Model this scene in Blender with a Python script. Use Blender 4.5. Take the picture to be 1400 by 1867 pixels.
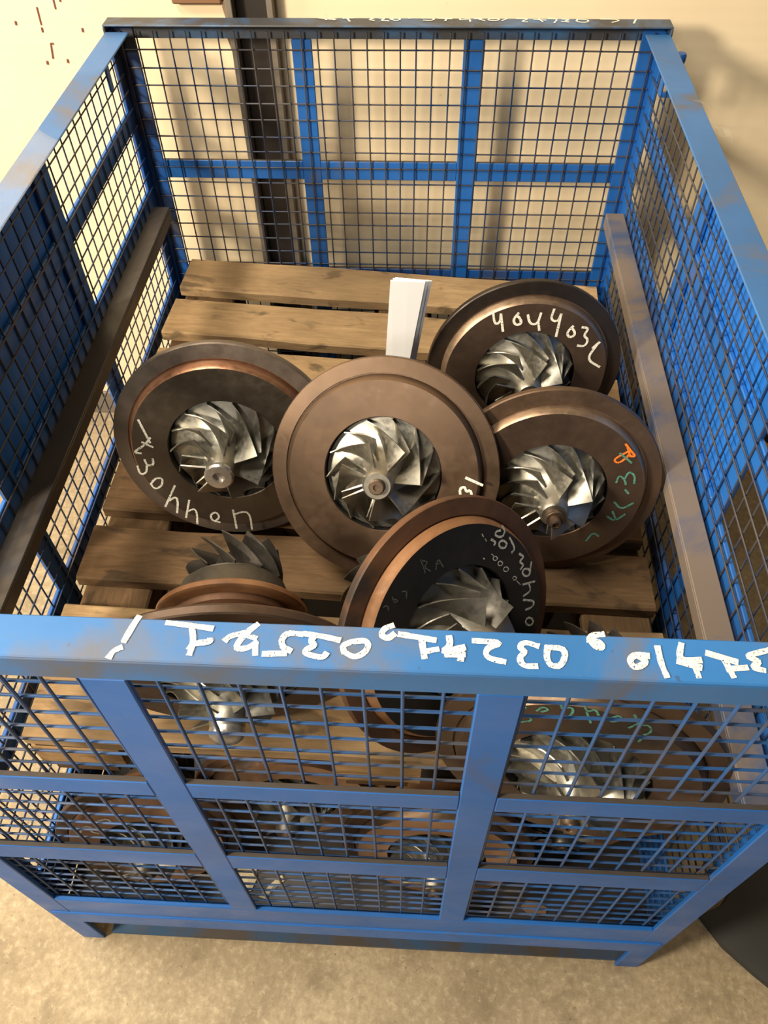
import bpy, bmesh, math, random
from mathutils import Vector, Matrix
random.seed(7)
for o in list(bpy.data.objects): bpy.data.objects.remove(o)
SC = bpy.context.scene
COL = SC.collection
PI = math.pi

# ------------------------------------------------------------------ camera
cam = bpy.data.cameras.new('camera'); cam.sensor_fit = 'HORIZONTAL'; cam.sensor_width = 36.0
cam.lens = 36.0 * 1443.85 / 1400.0
cam.clip_start = 0.02
camo = bpy.data.objects.new('camera', cam); COL.objects.link(camo)
camo.matrix_world = Matrix(((0.99859312, -0.03074617, 0.04320239, 0.70472597),
                            (0.05112855, 0.77430215, -0.63074722, -0.34045385),
                            (-0.01405864, 0.63206871, 0.77478481, 1.92513352),
                            (0, 0, 0, 1)))
SC.camera = camo

# ------------------------------------------------------------------ light and exposure
SC.view_settings.view_transform = 'Standard'; SC.view_settings.look = 'None'
SC.view_settings.exposure = 0.0; SC.view_settings.gamma = 1.0
SC.view_settings.use_curve_mapping = False
W0 = bpy.data.worlds.new('world'); SC.world = W0; W0.use_nodes = True
W0.node_tree.nodes['Background'].inputs[0].default_value = (1.0, 0.86, 0.68, 1)
W0.node_tree.nodes['Background'].inputs[1].default_value = 0.03
def area(name, loc, target, size, power, color):
    l = bpy.data.lights.new(name, 'AREA'); l.shape = 'DISK'; l.size = size; l.energy = power; l.color = color
    o = bpy.data.objects.new(name, l); COL.objects.link(o); o.location = loc
    o.rotation_euler = (Vector(target) - Vector(loc)).to_track_quat('-Z', 'Y').to_euler()
    return o
area('lamp_left_front', (-1.48, -1.00, 2.50), (0.5, 0.9, 0.8), 0.55, 150, (1.0, 0.86, 0.66))
area('lamp_left_ceiling', (-2.3, 0.55, 3.1), (0.4, 0.8, 0.5), 0.9, 72, (1.0, 0.88, 0.70))
area('fill_overhead', (-0.50, 0.20, 3.7), (0.55, 0.9, 0.6), 0.9, 85, (1.0, 0.90, 0.74))  # added overhead fill that lifts the cage interior and wall, no known lamp
area('fill_behind', (-0.3, -2.9, 3.0), (0.6, 0.2, 0.5), 0.9, 38, (1.0, 0.92, 0.80))  # added weak fill from behind the camera to brighten the front face

# hand written marks, in metres on the surface they lie on
STROKES = {'front': [[[0.4419,0.0461],[0.4385,0.0355],[0.4346,0.0194]],[[0.4334,0.0126],[0.4274,0.009],[0.4252,0.0023]],[[0.4707,0.0408],[0.4924,0.0389],[0.5141,0.0364]],[[0.4947,0.0379],[0.5001,0.0211],[0.4987,0.0088]],[[0.4976,0.0143],[0.5003,0.02],[0.5149,0.0217],[0.5148,0.0244]],[[0.5563,0.0428],[0.546,0.0321],[0.5387,0.0161],[0.5505,0.0166],[0.5583,0.0236]],[[0.5439,0.0324],[0.5566,0.028]],[[0.5575,0.0224],[0.5592,0.0114]],[[0.5293,0.0246],[0.5325,0.0292],[0.5458,0.0332]],[[0.567,0.0118],[0.5864,0.0131]],[[0.5909,0.0161],[0.5836,0.0191],[0.581,0.0268],[0.5855,0.0349],[0.5996,0.0339]],[[0.6025,0.0345],[0.6196,0.0325],[0.6348,0.0291]],[[0.6117,0.0326],[0.6083,0.0269],[0.6137,0.0226],[0.6036,0.0167],[0.608,0.0125],[0.6219,0.0098],[0.6244,0.0143]],[[0.6407,0.0172],[0.6382,0.0237],[0.6476,0.0286],[0.6623,0.0303],[0.662,0.0192],[0.6509,0.0111],[0.6407,0.0172]],[[0.6838,0.047],[0.6758,0.0435],[0.6735,0.0356],[0.6804,0.0328],[0.6856,0.0376]],[[0.691,0.0379],[0.7073,0.0355],[0.7235,0.0331]],[[0.7114,0.0341],[0.7144,0.0146]],[[0.7143,0.0206],[0.7262,0.0235]],[[0.7369,0.0368],[0.7382,0.0276],[0.7289,0.0197],[0.7502,0.0266]],[[0.7342,0.0184],[0.7501,0.0191]],[[0.7489,0.0251],[0.7474,0.0136]],[[0.7597,0.0341],[0.7877,0.0334],[0.7715,0.0276],[0.7699,0.017],[0.7868,0.0133]],[[0.8181,0.0311],[0.8064,0.0351],[0.8008,0.0288],[0.8071,0.0246],[0.8002,0.0183],[0.8036,0.0096],[0.8154,0.0101]],[[0.8273,0.03],[0.8252,0.0194],[0.8284,0.0107],[0.8389,0.0112],[0.8444,0.0292],[0.8273,0.03]],[[0.8794,0.046],[0.8658,0.0438],[0.8698,0.0318],[0.8775,0.0306],[0.8758,0.0381],[0.8653,0.0392]],[[0.9105,0.0231],[0.9164,0.0189],[0.9036,0.0111],[0.8996,0.0197],[0.9057,0.0259],[0.9173,0.0249]],[[0.9275,0.0343],[0.9279,0.018],[0.9308,0.0051]],[[0.9497,0.0383],[0.944,0.0216],[0.9636,0.0225]],[[0.9438,0.0201],[0.9622,0.0151]],[[0.9571,0.0222],[0.9592,0.0063]],[[0.9717,0.0302],[0.9959,0.0224]],[[0.9858,0.0234],[0.99,0.0077]],[[0.9865,0.0147],[1.0036,0.0169]],[[1.0275,0.0356],[1.0106,0.0304],[1.0073,0.0273],[1.018,0.0234],[1.0075,0.0171],[1.0184,0.0147]]],
 'back': [[[0.4582,1.5448],[0.4938,1.5342]],[[0.475,1.5336],[0.4826,1.5448],[0.4966,1.5372]],[[0.5119,1.542],[0.5347,1.5448]],[[0.5199,1.5448],[0.5269,1.528]],[[0.5706,1.5448],[0.5789,1.5448],[0.5656,1.5364],[0.5789,1.5325]],[[0.5896,1.5448],[0.6026,1.5434],[0.5907,1.5329],[0.6095,1.5306]],[[0.6121,1.5408],[0.624,1.5448],[0.637,1.5416],[0.6251,1.5296],[0.6121,1.5408]],[[0.652,1.5448],[0.6566,1.5448]],[[0.6803,1.5448],[0.7083,1.5448],[0.7023,1.532],[0.6837,1.5344]],[[0.7436,1.5421],[0.7145,1.5441]],[[0.7331,1.5448],[0.7301,1.5315]],[[0.7611,1.5448],[0.7609,1.5368],[0.7826,1.5448],[0.7823,1.5287]],[[0.792,1.5448],[0.8107,1.5448],[0.7979,1.5424],[0.8131,1.5341]],[[0.8229,1.5448],[0.8457,1.5448],[0.8406,1.5335],[0.8192,1.5358],[0.8229,1.5448]],[[0.8602,1.5448],[0.8498,1.5338]],[[0.8812,1.5448],[0.9077,1.5448],[0.8892,1.5292],[0.9024,1.5267]],[[0.9174,1.5405],[0.9414,1.5368]],[[0.9273,1.5448],[0.9346,1.5277]],[[0.9486,1.5448],[0.9676,1.5436],[0.9584,1.5226]],[[0.9758,1.5448],[0.9935,1.5415],[0.9806,1.5337],[0.9932,1.5267],[0.9744,1.532]],[[1.0089,1.5435],[1.0339,1.5399],[1.0249,1.5247],[1.0044,1.53],[1.0089,1.5435]],[[1.0567,1.5448],[1.0817,1.5445],[1.099,1.5391],[1.0792,1.5265]],[[1.1311,1.5448],[1.1234,1.522]]],
 'A': [[[-0.0048,-0.1324],[-0.0039,-0.1521],[-0.0036,-0.1766]],[[-0.0037,-0.1425],[0.0172,-0.1349],[0.0264,-0.1438],[0.0257,-0.1793]],[[-0.0339,-0.1614],[-0.0494,-0.1559],[-0.0481,-0.1405],[-0.0362,-0.1363],[-0.0322,-0.1495],[-0.0428,-0.1582]],[[-0.0839,-0.1077],[-0.0966,-0.1486]],[[-0.0927,-0.1356],[-0.0776,-0.1271],[-0.0742,-0.138],[-0.0777,-0.1644]],[[-0.1051,-0.0739],[-0.1314,-0.122]],[[-0.1252,-0.1105],[-0.1085,-0.0989],[-0.1049,-0.1074],[-0.1119,-0.1375]],[[-0.1483,-0.0691],[-0.1393,-0.057],[-0.124,-0.0551],[-0.1284,-0.0735],[-0.1434,-0.0816],[-0.1483,-0.0691]],[[-0.134,-0.013],[-0.1351,-0.0268],[-0.1474,-0.0278],[-0.1491,-0.0148]],[[-0.1474,-0.0278],[-0.1518,-0.0446],[-0.1645,-0.0468],[-0.165,-0.0284]],[[-0.1433,0.0686],[-0.1321,0.0218]],[[-0.1463,0.0228],[-0.1291,0.0122]],[[-0.1302,0.0313],[-0.1416,0.0173],[-0.167,0.0011],[-0.1528,-0.001]]],
 'B': [[[0.1389,-0.0243],[0.1354,-0.0106],[0.1443,-0.0054],[0.1478,-0.0158],[0.1547,-0.0102],[0.1581,-0.0223]],[[0.1449,0.01],[0.1739,0.0]]],
 'C': [[[-0.0769,0.1506],[-0.0718,0.1236],[-0.0613,0.1274],[-0.061,0.146]],[[-0.061,0.146],[-0.0541,0.1083]],[[-0.0268,0.147],[-0.0365,0.1329],[-0.0297,0.1202],[-0.0178,0.124],[-0.0241,0.1387],[-0.0317,0.141]],[[-0.0078,0.1423],[-0.002,0.1226],[0.0131,0.1209],[0.0176,0.1456]],[[0.0143,0.1271],[0.0184,0.1081]],[[0.0425,0.153],[0.038,0.1306],[0.0529,0.1251],[0.0577,0.1415]],[[0.0577,0.1415],[0.0541,0.0929]],[[0.085,0.1145],[0.0739,0.1],[0.082,0.0882],[0.0934,0.096],[0.0836,0.1116]],[[0.1041,0.1118],[0.1177,0.1092],[0.109,0.0925],[0.1207,0.0835],[0.1156,0.0676],[0.101,0.0702]],[[0.1439,0.0763],[0.1327,0.0635]],[[0.1408,0.072],[0.1234,0.0372],[0.1538,0.018]]],
 'D': [[[0.1103,0.092],[0.1335,0.0733]],[[0.1147,0.0296],[0.1168,0.0462],[0.1286,0.0365],[0.1322,0.0263]],[[0.1282,0.0385],[0.1335,0.0552],[0.1453,0.0456],[0.1468,0.0292]],[[0.1338,0.0139],[0.141,0.0059]],[[0.1191,-0.0145],[0.134,-0.031],[0.1534,-0.0148]],[[0.1109,-0.0477],[0.1268,-0.0587],[0.1428,-0.0414]],[[0.1194,-0.0362],[0.1272,-0.0512]],[[0.0819,-0.1082],[0.091,-0.0869],[0.103,-0.0954]]],
 'Do': [[[0.1167,0.111],[0.1291,0.0968],[0.1394,0.0855],[0.1242,0.0879]],[[0.1198,0.1081],[0.1279,0.0889]],[[0.1242,0.0966],[0.0997,0.0776],[0.1116,0.0698],[0.1241,0.0847]]],
 'E': [[[0.1301,0.1095],[0.1326,0.0979],[0.1236,0.0921],[0.112,0.1031],[0.116,0.1087],[0.1244,0.1049]],[[0.1037,0.1019],[0.11,0.0927],[0.1054,0.0908]],[[0.1276,0.077],[0.1241,0.0741],[0.1185,0.0756],[0.1142,0.0805],[0.1135,0.0861],[0.1168,0.0891],[0.1223,0.0879],[0.1268,0.0831],[0.1278,0.0775]],[[0.1365,0.0836],[0.1409,0.0602],[0.1321,0.0583]],[[0.1455,0.0468],[0.1529,0.0364],[0.1401,0.0354],[0.1477,0.0242],[0.1385,0.0217]],[[0.1549,0.0042],[0.1512,0.0013],[0.1454,0.003],[0.1408,0.0084],[0.14,0.0143],[0.1435,0.0175],[0.1492,0.016],[0.154,0.0108],[0.1551,0.0048]],[[0.1539,0.0038],[0.1627,0.0192]],[[0.1348,-0.006],[0.1585,-0.0168]],[[0.1464,-0.0125],[0.1463,-0.0271],[0.1292,-0.025]],[[0.1269,-0.0314],[0.1474,-0.0483],[0.1397,-0.0556],[0.1252,-0.0505]],[[0.1326,-0.0805],[0.1288,-0.0835],[0.1229,-0.0816],[0.1183,-0.0758],[0.1175,-0.0695],[0.1211,-0.0663],[0.1269,-0.0679],[0.1317,-0.0736],[0.1328,-0.08]]],
 'Es': [[[0.1172,0.0366],[0.1135,0.0346],[0.1087,0.0379],[0.1075,0.0431],[0.111,0.0452],[0.1158,0.0422],[0.1173,0.0369]],[[0.1098,0.0527],[0.1064,0.0509],[0.102,0.0539],[0.1009,0.0587],[0.1041,0.0607],[0.1086,0.0579],[0.1099,0.0531]],[[0.1035,0.0667],[0.1003,0.0651],[0.0963,0.0678],[0.0953,0.0722],[0.0983,0.074],[0.1024,0.0715],[0.1036,0.067]],[[0.0957,0.0805],[0.0978,0.0757]],[[0.0794,0.0838],[0.0809,0.0808]],[[0.0907,0.1204],[0.0916,0.1148]],[[0.0931,0.1106],[0.094,0.105]],[[0.1268,0.0122],[0.1229,0.0109],[0.1189,0.0151],[0.1202,0.0192],[0.125,0.0176],[0.1268,0.0125]],[[0.1252,0.0079],[0.1298,-0.0025]]],
 'Eg': [[[-0.0217,0.1491],[-0.0224,0.1272]],[[-0.0217,0.1491],[-0.0113,0.1388],[-0.0216,0.1376],[-0.0133,0.1235]],[[-0.0046,0.1206],[0.0057,0.1351],[0.0087,0.116]],[[-0.0007,0.1283],[0.0079,0.123]],[[-0.1028,0.1241],[-0.0955,0.1218],[-0.0973,0.1136]],[[-0.0844,0.1282],[-0.0848,0.1178],[-0.0775,0.1167],[-0.0834,0.1242]],[[-0.0671,0.1252],[-0.06,0.1217],[-0.0647,0.1122]]],
 'G': [[[-0.0894,0.1021],[-0.0752,0.1116],[-0.083,0.1214]],[[-0.0907,0.1391],[-0.0878,0.137]],[[-0.0737,0.1356],[-0.0681,0.1484],[-0.0587,0.1446],[-0.0674,0.1364]],[[-0.0477,0.168],[-0.0447,0.1505],[-0.0344,0.1624],[-0.0291,0.1534],[-0.0345,0.1351]],[[-0.0209,0.1746],[-0.0139,0.1575],[-0.005,0.1679],[0.0008,0.157]],[[-0.0139,0.1575],[-0.0049,0.1363]],[[0.0147,0.1548],[0.0241,0.1669],[0.0308,0.1585],[0.0186,0.1478],[0.0147,0.1548]],[[0.0415,0.1743],[0.0515,0.1539],[0.0625,0.1609],[0.0688,0.1477],[0.0621,0.1378]],[[0.0411,0.1447],[0.0501,0.16]],[[0.0611,0.1317],[0.0591,0.1199]]]}
# ------------------------------------------------------------------ helpers
def link(o, parent=None):
    COL.objects.link(o)
    if parent: o.parent = parent
    return o
def obj(name, me, parent=None, mats=None):
    o = bpy.data.objects.new(name, me); link(o, parent)
    if mats and not me.materials:
        for m in (mats if isinstance(mats, (list, tuple)) else [mats]): me.materials.append(m)
    return o
def fin(bm, name, smooth=None):
    me = bpy.data.meshes.new(name)
    bmesh.ops.recalc_face_normals(bm, faces=bm.faces)
    bm.to_mesh(me); bm.free()
    if smooth is not None:
        me.polygons.foreach_set('use_smooth', [True] * len(me.polygons))
        me.set_sharp_from_angle(angle=math.radians(smooth))
    return me
def empty(name, loc=(0, 0, 0), label=None, cat=None, group=None, mat=None):
    o = bpy.data.objects.new(name, None); o.empty_display_size = 0.05; link(o)
    if mat is not None: o.matrix_world = mat
    else: o.location = loc
    tag(o, label, cat, group); return o
def tag(o, label=None, cat=None, group=None, kind=None):
    if label: o['label'] = label
    if cat: o['category'] = cat
    if group: o['group'] = group
    if kind: o['kind'] = kind
    return o
def box(bm, x0, x1, y0, y1, z0, z1, bev=0.0):
    vs = [bm.verts.new((x, y, z)) for x in (x0, x1) for y in (y0, y1) for z in (z0, z1)]
    f = [(0, 1, 3, 2), (4, 6, 7, 5), (0, 4, 5, 1), (2, 3, 7, 6), (0, 2, 6, 4), (1, 5, 7, 3)]
    fs = [bm.faces.new([vs[i] for i in q]) for q in f]
    if bev:
        es = list({e for q in fs for e in q.edges})
        bmesh.ops.bevel(bm, geom=es, offset=bev, segments=1, affect='EDGES')
def boxes(name, lst, parent, mat, bev=0.0015):
    bm = bmesh.new()
    for b in lst: box(bm, *b, bev=bev)
    return obj(name, fin(bm, name), parent, mat)
def lathe(bm, prof, n=64, mi=None, cap=True):
    """prof: list of (r, z); mi: material index per segment"""
    rings = []
    for r, z in prof:
        if r < 1e-5: rings.append([bm.verts.new((0, 0, z))])
        else: rings.append([bm.verts.new((r * math.cos(2 * PI * i / n), r * math.sin(2 * PI * i / n), z)) for i in range(n)])
    for k in range(len(rings) - 1):
        a, b = rings[k], rings[k + 1]
        for i in range(n):
            j = (i + 1) % n
            if len(a) == 1 and len(b) == 1: continue
            if len(a) == 1: f = bm.faces.new((a[0], b[j], b[i]))
            elif len(b) == 1: f = bm.faces.new((a[i], a[j], b[0]))
            else: f = bm.faces.new((a[i], a[j], b[j], b[i]))
            if mi: f.material_index = mi[k]
def tube(bm, pts, r, n=6):
    pts = [Vector(p) for p in pts]; rings = []
    for k, p in enumerate(pts):
        d = (pts[min(k + 1, len(pts) - 1)] - pts[max(k - 1, 0)]).normalized()
        a = d.cross(Vector((0.3, 0.9, 0.31)) if abs(d.y) < 0.8 else Vector((1, 0, 0.1))).normalized(); b = d.cross(a)
        rings.append([bm.verts.new(p + r * (math.cos(2 * PI * i / n) * a + math.sin(2 * PI * i / n) * b)) for i in range(n)])
    for k in range(len(rings) - 1):
        for i in range(n):
            j = (i + 1) % n; bm.faces.new((rings[k][i], rings[k][j], rings[k + 1][j], rings[k + 1][i]))
    bm.faces.new(rings[0]); bm.faces.new(rings[-1])
RIB = [0]
def ribbon(bm, pts, w, up, lift=0.0005):
    """flat paint stroke lying on a surface: pts are 3D, up the surface normal"""
    RIB[0] = (RIB[0] + 1) % 8; lift = lift + RIB[0] * 0.00008
    P = [Vector(p) for p in pts]
    if len(P) > 2:      # round the corners
        for _ in range(2):
            q = [P[0]]
            for a, c in zip(P, P[1:]): q += [a.lerp(c, 0.25), a.lerp(c, 0.75)]
            P = q + [P[-1]]
    else:
        P = [P[0], P[0].lerp(P[1], 0.33), P[0].lerp(P[1], 0.66), P[1]]
    rows = []; ww = 1.0
    for k, p in enumerate(P):
        d = P[min(k + 1, len(P) - 1)] - P[max(k - 1, 0)]
        if d.length < 1e-7: d = Vector((1, 0, 0))
        ww = 0.6 * ww + 0.4 * random.uniform(0.75, 1.2)
        s = d.normalized().cross(up).normalized() * (w * 0.5 * ww)
        e = d.normalized() * (w * 0.30) * (-1 if k == 0 else (1 if k == len(P) - 1 else 0))
        c = p + e + up * (lift + k * 0.000006)
        rows.append([bm.verts.new(c + s), bm.verts.new(c - s)])
    for a, b in zip(rows, rows[1:]): bm.faces.new((a[0], a[1], b[1], b[0]))

# ------------------------------------------------------------------ materials
def M(name, rough=0.5, metal=0.0, base=(0.5, 0.5, 0.5), spec=0.5):
    m = bpy.data.materials.new(name); m.use_nodes = True
    p = m.node_tree.nodes['Principled BSDF']
    p.inputs['Base Color'].default_value = (*base, 1); p.inputs['Roughness'].default_value = rough
    p.inputs['Metallic'].default_value = metal; p.inputs['Specular IOR Level'].default_value = spec
    return m, m.node_tree, p
def N(nt, t, **kw):
    n = nt.nodes.new(t)
    for k, v in kw.items():
        if hasattr(n, k): setattr(n, k, v)
    return n
def coords(nt, scale=(1, 1, 1), rot=(0, 0, 0), obj_random=False):
    tc = N(nt, 'ShaderNodeTexCoord'); mp = N(nt, 'ShaderNodeMapping')
    mp.inputs['Scale'].default_value = scale; mp.inputs['Rotation'].default_value = rot
    nt.links.new(tc.outputs['Object'], mp.inputs['Vector'])
    if obj_random:
        oi = N(nt, 'ShaderNodeObjectInfo'); ml = N(nt, 'ShaderNodeMath', operation='MULTIPLY'); ml.inputs[1].default_value = 37.0
        nt.links.new(oi.outputs['Random'], ml.inputs[0]); nt.links.new(ml.outputs[0], mp.inputs['Location'])
    return mp.outputs[0]
def noise(nt, vec, scale, detail=5, rough=0.6, dist=0.0):
    n = N(nt, 'ShaderNodeTexNoise'); n.inputs['Scale'].default_value = scale; n.inputs['Detail'].default_value = detail
    n.inputs['Roughness'].default_value = rough; n.inputs['Distortion'].default_value = dist
    nt.links.new(vec, n.inputs['Vector']); return n.outputs['Fac']
def ramp(nt, fac, stops):
    r = N(nt, 'ShaderNodeValToRGB'); e = r.color_ramp.elements
    while len(e) < len(stops): e.new(0.5)
    for el, (p, c) in zip(e, stops):
        el.position = p; el.color = (*c, 1) if len(c) == 3 else c
    nt.links.new(fac, r.inputs[0]); return r.outputs[0]
def mix(nt, fac, a, b, mode='MIX'):
    m = N(nt, 'ShaderNodeMix', data_type='RGBA', blend_type=mode)
    for s, v in ((m.inputs[0], fac), (m.inputs[6], a), (m.inputs[7], b)):
        if isinstance(v, (int, float)): s.default_value = v
        elif isinstance(v, tuple): s.default_value = (*v, 1)
        else: nt.links.new(v, s)
    return m.outputs[2]
def bump(nt, p, h, strength, dist=0.002):
    b = N(nt, 'ShaderNodeBump'); b.inputs['Strength'].default_value = strength; b.inputs['Distance'].default_value = dist
    nt.links.new(h, b.inputs['Height']); nt.links.new(b.outputs[0], p.inputs['Normal'])
def g(v): return (v, v, v)

def mat_blue(name, base, grime=0.62, amount=0.85, gcol=(0.10, 0.085, 0.07)):
    m, nt, p = M(name, 0.34, 0.0)
    v = coords(nt)
    n1 = noise(nt, v, 5.5, 6, 0.62, 0.6); n2 = noise(nt, v, 2.2, 3); n3 = noise(nt, v, 55, 3, 0.7)
    c0 = mix(nt, ramp(nt, n2, [(0.35, g(0)), (0.7, g(1))]), tuple(x * 0.82 for x in base), tuple(x * 1.15 for x in base))
    gm = ramp(nt, n1, [(grime - 0.05, g(0)), (grime + 0.13, g(amount))])
    c1 = mix(nt, gm, c0, gcol)
    c2 = mix(nt, ramp(nt, n3, [(0.68, g(0)), (0.76, g(0.55))]), c1, (0.05, 0.04, 0.035))
    nt.links.new(c2, p.inputs['Base Color'])
    nt.links.new(ramp(nt, n1, [(0.3, g(0.30)), (0.75, g(0.62))]), p.inputs['Roughness'])
    bump(nt, p, n3, 0.12, 0.0015)
    return m
BLUE = mat_blue('blue_paint', (0.014, 0.120, 0.43), 0.67)
BLUE_RIM = mat_blue('blue_paint_worn_rim', (0.030, 0.140, 0.37), 0.54, 0.9, (0.12, 0.108, 0.095))
BLUE_BACK = mat_blue('blue_paint_smeared_rim', (0.050, 0.150, 0.33), 0.44, 0.95, (0.050, 0.047, 0.044))
BLUE_DARK = mat_blue('blue_paint_darker', (0.012, 0.085, 0.33), 0.52, 0.9, (0.05, 0.045, 0.04))  # deeper blue with more dark patches, for rear left post and low rails
SKID = mat_blue('scuffed_skid_paint', (0.030, 0.075, 0.150), 0.47, 0.95, (0.055, 0.042, 0.030))
BLUE_PLATE = mat_blue('blue_sheet_paint', (0.015, 0.16, 0.62), 0.72, 0.6)
WIRE_LIT = mat_blue('wire_paint_lit', (0.020, 0.080, 0.235), 0.52, 0.9, (0.06, 0.055, 0.05))  # lit copy of the wire paint, front mesh brightness put into the colour
WIRE = mat_blue('wire_paint_shaded', (0.010, 0.032, 0.095), 0.46, 0.9, (0.07, 0.06, 0.055))  # shaded copy of the same paint, darkened for side and back mesh
LEDGE = mat_blue('ledge_worn_paint', (0.06, 0.10, 0.20), 0.40, 0.97, (0.185, 0.145, 0.115))
DIRTY_SHADED = mat_blue('dirty_shaded_steel', (0.03, 0.05, 0.10), 0.30, 0.95, (0.060, 0.049, 0.040))  # steel dirt, colour also darkened to carry the shade on the left ledge

def mat_metal(name, c1, c2, rough=0.42, metal=0.75, scale=7.0, dark=None, spots=0.66):
    m, nt, p = M(name, rough, metal)
    v = coords(nt, obj_random=True)
    n1 = noise(nt, v, scale, 6, 0.62, 0.8); n2 = noise(nt, v, scale * 9, 4, 0.7)
    c = mix(nt, ramp(nt, n1, [(0.32, g(0)), (0.66, g(1))]), c1, c2)
    if dark: c = mix(nt, ramp(nt, noise(nt, v, scale * 0.6, 4, 0.6, 0.3), [(spots - 0.08, g(0)), (spots + 0.06, g(0.85))]), c, dark)
    nt.links.new(c, p.inputs['Base Color'])
    nt.links.new(ramp(nt, n2, [(0.3, g(rough - 0.08)), (0.75, g(rough + 0.18))]), p.inputs['Roughness'])
    bump(nt, p, n2, 0.10, 0.001)
    return m
BROWN = mat_metal('browned_steel', (0.110, 0.070, 0.044), (0.170, 0.110, 0.070), 0.40, 0.70, 4, (0.070, 0.052, 0.042))
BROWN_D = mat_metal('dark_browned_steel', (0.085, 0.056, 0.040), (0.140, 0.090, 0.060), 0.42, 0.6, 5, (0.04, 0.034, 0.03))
GREYD = mat_metal('dark_grey_steel', (0.085, 0.072, 0.057), (0.125, 0.105, 0.082), 0.36, 0.85, 5, (0.035, 0.03, 0.027))
RIMGREY = mat_metal('grey_brown_steel', (0.13, 0.105, 0.088), (0.19, 0.15, 0.12), 0.38, 0.7, 4, (0.06, 0.055, 0.05), 0.6)
RIMBLACK = mat_metal('blackened_steel', (0.045, 0.036, 0.03), (0.075, 0.055, 0.042), 0.32, 0.7, 4)
COPPER = mat_metal('heat_tinted_copper_band', (0.30, 0.13, 0.07), (0.34, 0.20, 0.12), 0.33, 0.8, 9)
TAN = mat_metal('tan_steel_bevel', (0.30, 0.20, 0.13), (0.40, 0.29, 0.20), 0.34, 0.8, 8)
RUST = mat_metal('orange_rust', (0.20, 0.085, 0.032), (0.32, 0.165, 0.075), 0.62, 0.25, 9, (0.07, 0.045, 0.03), 0.62)
RUST_D = mat_metal('dark_rust', (0.085, 0.042, 0.022), (0.16, 0.075, 0.035), 0.60, 0.3, 9, (0.03, 0.024, 0.02), 0.58)
LOWB = mat_metal('rust_brown_plate', (0.30, 0.16, 0.085), (0.42, 0.24, 0.13), 0.55, 0.2, 6, (0.09, 0.06, 0.045), 0.64)
BLACKF = mat_metal('black_coated_face', (0.016, 0.015, 0.014), (0.028, 0.025, 0.022), 0.42, 0.3, 6)
ALU = mat_metal('cast_aluminium', (0.31, 0.295, 0.25), (0.42, 0.40, 0.345), 0.38, 0.95, 14)
ALU_D = mat_metal('darker_aluminium', (0.17, 0.155, 0.13), (0.27, 0.25, 0.21), 0.40, 0.8, 14)  # darker aluminium for core E and the lower wheels
TURB = mat_metal('sooted_turbine_alloy', (0.075, 0.066, 0.055), (0.12, 0.105, 0.088), 0.45, 0.7, 14)
NUTB = mat_metal('oily_brown_nut', (0.13, 0.09, 0.06), (0.19, 0.135, 0.095), 0.38, 0.75, 20)
STEELB = mat_metal('bright_machined_steel', (0.46, 0.43, 0.40), (0.56, 0.53, 0.49), 0.30, 0.85, 20)
HOLE, _, _ = M('dark_bore', 0.7, 0.2, (0.008, 0.007, 0.006))

def mat_paintmark(name, c, c2, hole=0.40):
    m, nt, p = M(name, 0.75, 0)
    n = noise(nt, coords(nt), 420, 3, 0.7)
    nt.links.new(mix(nt, ramp(nt, n, [(0.42, g(0)), (0.62, g(1))]), c2, c), p.inputs['Base Color'])
    nt.links.new(ramp(nt, n, [(hole - 0.03, g(0)), (hole + 0.03, g(1))]), p.inputs['Alpha'])
    return m
CHALK = mat_paintmark('white_marker', (0.88, 0.83, 0.68), (0.80, 0.75, 0.62))
CHALK2 = mat_paintmark('thin_white_marker', (0.66, 0.64, 0.55), (0.45, 0.44, 0.38))
FAINT = mat_paintmark('faint_grey_marker', (0.10, 0.10, 0.09), (0.06, 0.06, 0.055))
TEAL = mat_paintmark('teal_marker', (0.10, 0.30, 0.22), (0.07, 0.21, 0.16))
ORANGE = mat_paintmark('orange_marker', (0.95, 0.24, 0.02), (0.85, 0.18, 0.02))

def mat_wood(name, a, b, dark):
    m, nt, p = M(name, 0.78, 0, spec=0.25)
    v = coords(nt, (1.0, 9.0, 9.0), obj_random=True); v2 = coords(nt, (1.0, 1.6, 1.6), obj_random=True)
    grain = noise(nt, v, 9, 7, 0.68, 1.2); big = noise(nt, v2, 4.0, 4, 0.55, 0.4); fine = noise(nt, v, 60, 3, 0.7)
    c = mix(nt, ramp(nt, grain, [(0.30, g(0)), (0.70, g(1))]), a, b)
    st = noise(nt, coords(nt, (1.0, 2.0, 2.0), obj_random=True), 8.5, 4, 0.55, 0.5)
    c = mix(nt, ramp(nt, st, [(0.565, g(0)), (0.645, g(0.78))]), c, dark)
    c = mix(nt, ramp(nt, big, [(0.35, g(0.55)), (0.62, g(0))]), c, tuple(x * 0.55 for x in a))
    c = mix(nt, ramp(nt, fine, [(0.62, g(0)), (0.8, g(0.5))]), c, tuple(x * 0.4 for x in a))
    nt.links.new(c, p.inputs['Base Color']); bump(nt, p, grain, 0.45, 0.003)
    return m
WOOD = mat_wood('weathered_pallet_wood', (0.38, 0.245, 0.125), (0.60, 0.41, 0.215), (0.12, 0.088, 0.055))
WOOD_SHADED = mat_wood('shaded_pallet_wood', (0.105, 0.060, 0.028), (0.20, 0.120, 0.058), (0.04, 0.027, 0.016))  # same pallet wood with the shadow over these boards painted in
WOOD_L = mat_wood('fresh_cut_wood', (0.42, 0.25, 0.11), (0.56, 0.36, 0.17), (0.2, 0.12, 0.06))

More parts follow.
